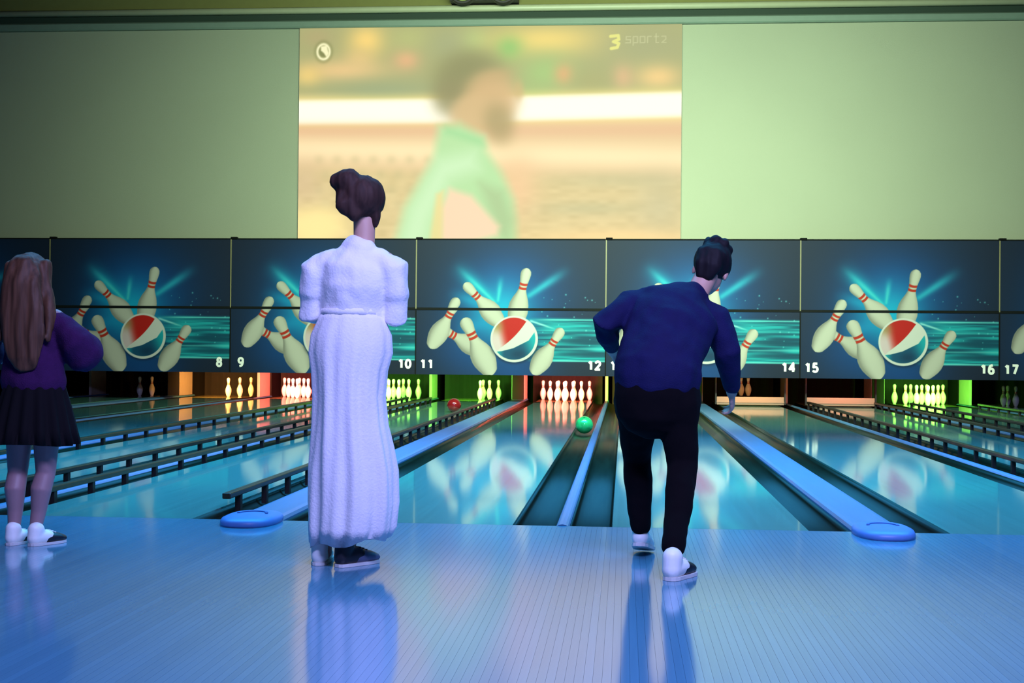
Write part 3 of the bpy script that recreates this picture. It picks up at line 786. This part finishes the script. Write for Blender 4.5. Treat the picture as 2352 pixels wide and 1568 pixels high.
def shoe(par, heel, toe, k, body_m, heel_m, sole_m, lift=0.0):
    """bowling shoe from heel point to toe point (sole line); pale heel half, dark front, sole, laces."""
    heel = Vector(heel); toe = Vector(toe); d = (toe - heel); L = d.length; d.normalize()
    sd = d.cross(Vector((0, 0, 1))).normalized(); n = sd.cross(d).normalized()
    if n.z < 0: n = -n
    def at(t, h): return heel + d * (L * t) + n * h
    bm = NB(); loft(bm, [at(.42, .036 * k), at(.6, .033 * k), at(.8, .028 * k), at(.93, .024 * k)], [(.042 * k, .034 * k), (.046 * k, .032 * k), (.045 * k, .026 * k), (.036 * k, .018 * k)], 14, True, sd)
    s = link('shoe', remesh(bm, .006, 3), par, body_m)
    bm = NB(); loft(bm, [at(.13, .040 * k), at(.3, .042 * k), at(.50, .040 * k)], [(.036 * k, .042 * k), (.040 * k, .040 * k), (.043 * k, .036 * k)], 14, True, sd)
    loft(bm, [at(.15, .04 * k), at(.19, .085 * k)], [(.036 * k, .040 * k), (.038 * k, .046 * k)], 14, True, sd)
    link('shoe_heel', remesh(bm, .006, 3), s, heel_m)
    bm = NB(); rings = []
    prof = [(.0, .012), (.04, .026), (.15, .036), (.35, .038), (.6, .046), (.8, .047), (.92, .038), (1.0, .014)]
    for h in (0.001, .014):
        rings.append([bm.verts.new(at(t, h * k) + sd * w_ * k) for t, w_ in prof] + [bm.verts.new(at(t, h * k) - sd * w_ * k) for t, w_ in prof[::-1]])
    n_ = len(rings[0])
    for i in range(n_): bm.faces.new((rings[0][i], rings[0][(i + 1) % n_], rings[1][(i + 1) % n_], rings[1][i]))
    bm.faces.new(rings[0][::-1]); bm.faces.new(rings[1])
    obj('sole', bm, sole_m, s)
    bm = NB()
    for t, h in ((.52, .074), (.6, .068), (.68, .060)): cylbar(bm, at(t, h * k) - sd * .018 * k, at(t, h * k) + sd * .018 * k, .003 * k, 6)
    obj('laces', bm, heel_m, s)
def fold_noise(amp, sc_=(14, 14, 3), seed=0.0):
    def f(co):
        return amp * (noise.noise(Vector((co.x * sc_[0] + seed, co.y * sc_[1], co.z * sc_[2]))) + .5 * noise.noise(Vector((co.x * 2 * sc_[0], co.y * 2 * sc_[1] + seed, co.z * 2.2 * sc_[2]))))
    return f
def strands(amp, fr=42, ax=0.6):
    def f(co):
        a = math.atan2(co.y + .02, co.x) * 9
        return amp * (math.sin(co.x * fr * 2.2 + 3 * noise.noise(co * 5)) * .6 + noise.noise(Vector((co.x * fr, co.y * fr, co.z * 4))))
    return f
def RZ(z, x=0.0, y=0.0):
    return (Matrix.Rotation(z, 3, 'Z') @ Matrix.Rotation(y, 3, 'Y') @ Matrix.Rotation(x, 3, 'X'))
shoe_white = mat('shoe_white', S(235, 235, 232), 0.5); shoe_dark = mat('shoe_dark', S(24, 24, 34), 0.45); sole_pale = mat('shoe_sole', S(200, 200, 200), 0.6)

# --- person 1: long hair, dark skirt, cut by the left edge
g = thing('person', 'long-haired person in a purple top and short dark skirt, standing at the left edge', 'person', (-2.54, -1.07, 0))
Rg = RZ(.12, -.12)
skin_g = mat('skin_pale', S(150, 116, 120), 0.5, var=.05)
bm = NB()
hc = (-.002, .025, 1.290); head(bm, hc, Rg, .98)
loft(bm, [(.008, .005, 1.10), (.004, .01, 1.17), (.0, .018, 1.24)], [(.048, .046), (.042, .042), (.046, .046)])
loft(bm, [(.03, 0, .66), (.03, 0, .74), (.025, 0, .86), (.018, 0, .97), (.01, .005, 1.07), (.008, .005, 1.13)], [(.125, .09), (.135, .095), (.108, .078), (.122, .085), (.125, .08), (.06, .05)])
ARMS_G = {-1: [(-.120, 0, 1.095), (-.165, .0, 1.06), (-.225, .0, .93), (-.165, .15, .88), (-.135, .21, .885)], 1: [(.135, 0, 1.095), (.18, .0, 1.06), (.245, .0, .935), (.205, .15, .91), (.185, .22, .92)]}
for s, a in ARMS_G.items():
    loft(bm, a, [.042, .040, .034, .026, .021], 14); hand(bm, a[-1], Vector(a[-1]) - Vector(a[-2]) + Vector((0, .03, .01)), (-s, 0, -.2), -s, .6, .88)
for hp, kn, an in (((-.035, 0, .68), (-.055, .02, .345), (-.058, -.005, .085)), ((.095, 0, .68), (.085, .02, .345), (.050, -.005, .085))):
    hp, kn, an = map(Vector, (hp, kn, an)); cf = kn.lerp(an, .30) + Vector((0, -.018, 0))
    loft(bm, [hp, hp.lerp(kn, .5), kn, cf, kn.lerp(an, .7), an, an - Vector((0, -.01, .035))], [.075, .063, .047, .050, .037, .030, .032], 16)
body_mesh = remesh(bm, .0062, 3); link('body', body_mesh, g, skin_g)
eyes(g, hc, Rg, .98, Vector((0, 0, 0)))
bm = NB()      # top with wide bell sleeves
loft(bm, [(.03, 0, .785), (.03, 0, .84), (.025, 0, .93), (.015, 0, 1.04), (.01, .004, 1.10), (.008, .006, 1.135)], [(.160, .115), (.150, .11), (.135, .10), (.142, .102), (.136, .094), (.080, .068)], 24)
loft(bm, [(.10, 0, 1.095), (.175, .0, 1.055), (.235, .0, .98), (.255, .05, .93)], [(.052, .055), (.062, .064), (.084, .085), (.095, .098)], 18)
loft(bm, [(-.085, 0, 1.095), (-.16, .0, 1.055), (-.22, .0, .98), (-.235, .05, .93)], [(.052, .055), (.062, .064), (.084, .085), (.095, .098)], 18)
link('top', remesh(bm, .009, 4, fold_noise(.010, (11, 11, 7), 2.0)), g, mat('purple_knit', S(54, 18, 66), 0.9, var=.15, vscale=(30, 30, 30), bump=.4, bscale=180, spec=.2))
bm = NB(); N = 96; rings = []   # pleated skirt
for z, rx, ry, pl in ((.800, .132, .098, .0), (.76, .146, .11, .004), (.66, .172, .135, .009), (.56, .194, .155, .013), (.487, .208, .168, .016)):
    rings.append([bm.verts.new((.035 + (rx + pl * math.sin(16 * 2 * math.pi * k / N)) * math.cos(2 * math.pi * k / N), (ry + pl * math.sin(16 * 2 * math.pi * k / N)) * math.sin(2 * math.pi * k / N), z + .006 * math.sin(3 * 2 * math.pi * k / N) * (z < .5))) for k in range(N)])
for (rx, ry, z) in ((.198, .158, .49), (.12, .09, .79)):
    rings.append([bm.verts.new((.035 + rx * math.cos(2 * math.pi * k / N), ry * math.sin(2 * math.pi * k / N), z)) for k in range(N)])
for a, b in zip(rings, rings[1:]):
    for k in range(N): bm.faces.new((a[k], a[(k + 1) % N], b[(k + 1) % N], b[k]))
obj('skirt', bm, mat('black_skirt', S(10, 6, 11), 0.9, spec=.2), g, True)
bm = NB()      # long hair: cap, back fall, side locks
ball(bm, (-.002, .008, 1.322), (.090, .106, .088), 22)
loft(bm, [(-.002, -.055, 1.34), (.0, -.088, 1.24), (.012, -.108, 1.12), (.025, -.116, 1.0), (.035, -.118, .90), (.03, -.112, .85)], [(.075, .055), (.100, .046), (.112, .034), (.105, .028), (.080, .022), (.05, .014)], 22)
for s in (-1, 1):
    loft(bm, [(s * .072, .0, 1.34), (s * .092, -.02, 1.23), (s * .115 + .012, -.05, 1.1), (s * .118 + .02, -.085, .99)], [.040, .034, .028, .014], 12)
hairm = remesh(bm, .007, 3, strands(.0055, 44))
link('hair', hairm, g, mat('light_brown_hair', S(84, 54, 38), 0.6, spec=.25, var=.5, vscale=(60, 60, 3)))
shoe(g, (-.062, -.060, 0), (-.018, .145, 0), .92, shoe_dark, shoe_white, sole_pale)
shoe(g, (.046, -.065, 0), (.140, .120, 0), .92, shoe_dark, shoe_white, sole_pale)

# --- person 2: dressed in white, standing on the approach
wv = thing('person', 'person dressed all in white with dark pinned-up hair, standing left of centre', 'person', (-.88, -1.44, 0))
Rw = RZ(-.35, -.10, .12)
bm = NB()
hw_ = (.045, .03, 1.600); head(bm, hw_, Rw, 1.0)
loft(bm, [(.03, .0, 1.37), (.05, .01, 1.44), (.048, .02, 1.54)], [(.062, .056), (.048, .048), (.05, .05)])
loft(bm, [(-.01, 0, .87), (-.005, 0, .97), (.005, 0, 1.12), (.01, 0, 1.24), (.015, 0, 1.34), (.03, .0, 1.40)], [(.128, .095), (.140, .10), (.108, .082), (.135, .095), (.145, .085), (.07, .055)])
ARMS_W = {-1: [(-.125, 0, 1.345), (-.17, .0, 1.29), (-.195, .01, 1.11), (-.105, .18, 1.10), (-.06, .24, 1.12)], 1: [(.145, 0, 1.345), (.185, .0, 1.30), (.205, .0, 1.09), (.13, .18, 1.14), (.10, .23, 1.19)]}
for s, a in ARMS_W.items():
    loft(bm, a, [.048, .046, .037, .029, .023], 14); hand(bm, a[-1], Vector(a[-1]) - Vector(a[-2]), (-s, .2, .1), s, .7, .95)
for s in (-1, 1):
    hp, kn, an = Vector((s * .085 - .01, 0, .88)), Vector((s * .08 - .01, .02, .48)), Vector((s * .055 - .06, .0, .09))
    cf = kn.lerp(an, .3) + Vector((0, -.02, 0))
    loft(bm, [hp, hp.lerp(kn, .5), kn, cf, kn.lerp(an, .7), an, an - Vector((0, -.01, .04))], [.078, .070, .055, .057, .042, .034, .034], 16)
link('body', remesh(bm, .0062, 3), wv, mat('skin_warm', S(196, 150, 132), 0.5, var=.05))
eyes(wv, hw_, Rw, 1.0, Vector((0, 0, 0)))
white_c = mat('white_cloth', S(232, 226, 232), 0.8, var=.04, vscale=(9, 9, 9), bump=.25, bscale=90, sheen=.2)
bm = NB()
loft(bm, [(.0, 0, 1.08), (.004, 0, 1.14), (.008, 0, 1.23), (.012, 0, 1.32), (.03, .0, 1.395)], [(.142, .105), (.138, .105), (.158, .120), (.168, .112), (.084, .070)], 26)
for s, a in ARMS_W.items():
    loft(bm, [Vector(a[0]) - Vector((s * .03, 0, 0)), Vector(a[1]) + Vector((s * .0, 0, .005)), Vector(a[1]).lerp(Vector(a[2]), .45)], [(.062, .066), (.074, .078), (.060, .064)], 18)
    loft(bm, [Vector(a[1]).lerp(Vector(a[2]), .4), a[2], Vector(a[2]).lerp(Vector(a[3]), .6), Vector(a[3])], [.052, .050, .042, .036], 16)
link('blouse', remesh(bm, .009, 5, fold_noise(.009, (13, 13, 8), 5.0)), wv, white_c)
bm = NB(); N = 120; rings = []
SK = [(1.13, .0, .128, .098, .0), (1.09, .0, .150, .115, .002), (1.02, -.002, .180, .135, .004), (.94, -.004, .186, .140, .006), (.86, -.008, .166, .140, .008), (.74, -.008, .158, .142, .010), (.62, -.003, .164, .148, .011), (.52, .004, .178, .155, .012), (.42, .010, .192, .160, .013), (.28, .012, .194, .162, .014), (.17, .008, .190, .160, .014), (.105, .0, .178, .150, .013)]
for z, cx, rx, ry, pl in SK:
    ring = []
    for k in range(N):
        a = 2 * math.pi * k / N
        f = .6 * pl * (math.sin(9 * a + z * 2) + .6 * math.sin(17 * a - z * 3 + 1)) + pl * .5 * noise.noise(Vector((math.cos(a) * 3, math.sin(a) * 3, z * 5)))
        ring.append(bm.verts.new((cx + (rx + f) * math.cos(a), (ry + f) * math.sin(a), z + (.02 * math.cos(a) if z < .15 else 0) + (.012 * math.sin(5 * a) if z < .15 else 0))))
    rings.append(ring)
rings.append([bm.verts.new((.0 + .165 * math.cos(2 * math.pi * k / N), .138 * math.sin(2 * math.pi * k / N), .125)) for k in range(N)])
rings.append([bm.verts.new((-.008 + .145 * math.cos(2 * math.pi * k / N), .125 * math.sin(2 * math.pi * k / N), .86)) for k in range(N)])
rings.append([bm.verts.new((.115 * math.cos(2 * math.pi * k / N), .085 * math.sin(2 * math.pi * k / N), 1.12)) for k in range(N)])
for a, b in zip(rings, rings[1:]):
    for k in range(N): bm.faces.new((a[k], a[(k + 1) % N], b[(k + 1) % N], b[k]))
for k in range(N): bm.faces.new((rings[-1][k], rings[-1][(k + 1) % N], rings[0][(k + 1) % N], rings[0][k]))
sk = obj('long_skirt', bm, white_c, wv, True)
bm = NB(); loft(bm, [(0, 0, 1.105), (0, 0, 1.135)], [(.141, .108), (.139, .106)], 32, False); obj('waistband', bm, white_c, sk, True)
bm = NB()
cW = Vector(hw_)
ball(bm, cW + Rw @ Vector((.004, -.022, .032)), (.098, .110, .098), 22, Rw)
loft(bm, [cW + Rw @ Vector((-.06, -.075, .05)), cW + Rw @ Vector((-.02, -.105, -.02)), cW + Rw @ Vector((.015, -.085, -.06))], [(.05, .04), (.060, .038), (.034, .028)], 14)
loft(bm, [cW + Vector((-.03, -.05, .07)), cW + Vector((-.075, -.055, .105)), cW + Vector((-.10, -.055, .10))], [.062, .062, .045], 16)
loft(bm, [cW + Vector((.05, -.03, .0)), cW + Vector((.058, -.03, -.06)), cW + Vector((.050, -.03, -.095))], [.032, .024, .014], 12)
link('hair', remesh(bm, .007, 10, strands(.0028, 60)), wv, mat('dark_brown_hair', S(58, 38, 32), 0.7, spec=.2, var=.4, vscale=(60, 60, 5)))
blue_shoe = mat('slate_shoe', S(86, 92, 122), 0.5)
shoe(wv, (-.125, -.075, 0), (-.150, .18, 0), 1.0, shoe_white, shoe_white, sole_pale)
shoe(wv, (-.035, -.105, 0), (.105, .09, 0), 1.05, blue_shoe, shoe_dark, sole_pale)

# --- person 3: navy top, dark trousers, bending forward
mn = thing('person', 'person in navy sweatshirt and black trousers bending forward with one leg behind, back turned', 'person', (.47, -1.30, 0))
Rm = RZ(-.25, -.55, .22)
bm = NB()
hm = (.268, .41, 1.345); head(bm, hm, Rm, 1.02)
loft(bm, [(.16, .25, 1.17), (.205, .31, 1.245), (.25, .37, 1.33)], [(.066, .06), (.053, .052), (.054, .054)])
loft(bm, [(.0, 0, .70), (.005, .0, .80), (.025, .06, .93), (.06, .14, 1.05), (.095, .21, 1.14), (.15, .26, 1.20)], [(.165, .115), (.168, .12), (.150, .10), (.170, .11), (.165, .09), (.085, .06)])
ARMS_M = {-1: [(-.075, .21, 1.165), (-.12, .20, 1.155), (-.235, .10, 1.085), (-.205, .28, .985), (-.195, .34, .955)], 1: [(.245, .26, 1.13), (.285, .26, 1.10), (.335, .22, .955), (.362, .32, .80), (.366, .35, .765)]}
for s, a in ARMS_M.items():
    loft(bm, a, [.054, .052, .043, .032, .026], 14); hand(bm, a[-1], Vector(a[-1]) - Vector(a[-2]), (-s, .3, 0), s, .8, 1.0)
LEGS_M = (((-.075, .0, .80), (-.078, .22, .465), (-.058, .25, .135)), ((.085, .0, .80), (.125, -.01, .45), (.072, -.32, .115)))
for hp, kn, an in LEGS_M:
    hp, kn, an = map(Vector, (hp, kn, an)); cf = kn.lerp(an, .3) + Vector((0, -.015, 0))
    loft(bm, [hp, hp.lerp(kn, .5), kn, cf, kn.lerp(an, .7), an, an + Vector((0, .012, -.04))], [.095, .078, .056, .058, .044, .036, .036], 16)
link('body', remesh(bm, .0062, 3), mn, MATS['skin_warm'])
eyes(mn, hm, Rm, 1.02, Vector((0, 0, 0)))
bm = NB()
loft(bm, [(.005, .0, .825), (.008, .005, .87), (.03, .06, .96), (.06, .135, 1.06), (.095, .205, 1.145), (.145, .25, 1.19), (.185, .285, 1.215)], [(.190, .145), (.196, .150), (.190, .140), (.204, .142), (.208, .122), (.125, .092), (.074, .068)], 26)
for s, a in ARMS_M.items():
    a = [Vector(p) for p in a]
    loft(bm, [a[0] - Vector((s * .05, 0, 0)), a[1], a[1].lerp(a[2], .5), a[2], a[2].lerp(a[3], .5), a[3]], [.086, .084, .070, .062, .054, .044], 18)
link('sweatshirt', remesh(bm, .009, 5, fold_noise(.010, (10, 10, 8), 9.0)), mn, mat('navy_jersey', S(9, 9, 60), 0.85, var=.1, vscale=(20, 20, 20), bump=.3, bscale=200, spec=.25))
bm = NB()
loft(bm, [(.002, .0, .70), (.002, .0, .76), (.004, .0, .84)], [(.180, .135), (.188, .142), (.178, .132)], 24)
for hp, kn, an in LEGS_M:
    hp, kn, an = map(Vector, (hp, kn, an)); cf = kn.lerp(an, .3) + Vector((0, -.015, 0))
    loft(bm, [hp, hp.lerp(kn, .22), hp.lerp(kn, .5), kn, cf, kn.lerp(an, .7), kn.lerp(an, .96)], [.108, .112, .090, .067, .067, .055, .049], 18)
link('trousers', remesh(bm, .009, 4, fold_noise(.006, (12, 12, 9), 14.0)), mn, mat('black_trousers', S(7, 4, 8), 0.95, spec=.12))
bm = NB(); cM = Vector(hm)
ball(bm, cM + Rm @ Vector((0, -.022, .034)), (.092, .110, .094), 22, Rm)
loft(bm, [cM + Rm @ Vector((0, -.10, .03)), cM + Rm @ Vector((0, -.100, -.04)), cM + Rm @ Vector((0, -.078, -.085))], [(.07, .04), (.066, .036), (.045, .026)], 14)
for q in range(7):
    a = q / 7 * 2 * math.pi; ball(bm, cM + Rm @ Vector((.045 * math.cos(a), -.03 + .055 * math.sin(a), .112)), .032, 10)
link('hair', remesh(bm, .007, 9, strands(.003, 60)), mn, mat('black_hair', S(18, 12, 18), 0.7, spec=.2, var=.3, vscale=(50, 50, 8)))
shoe(mn, (-.066, .215, .055), (-.030, .435, 0.002), 1.08, shoe_white, shoe_white, sole_pale)
shoe(mn, (.050, -.40, 0), (.150, -.185, 0), 1.12, shoe_dark, shoe_white, sole_pale)
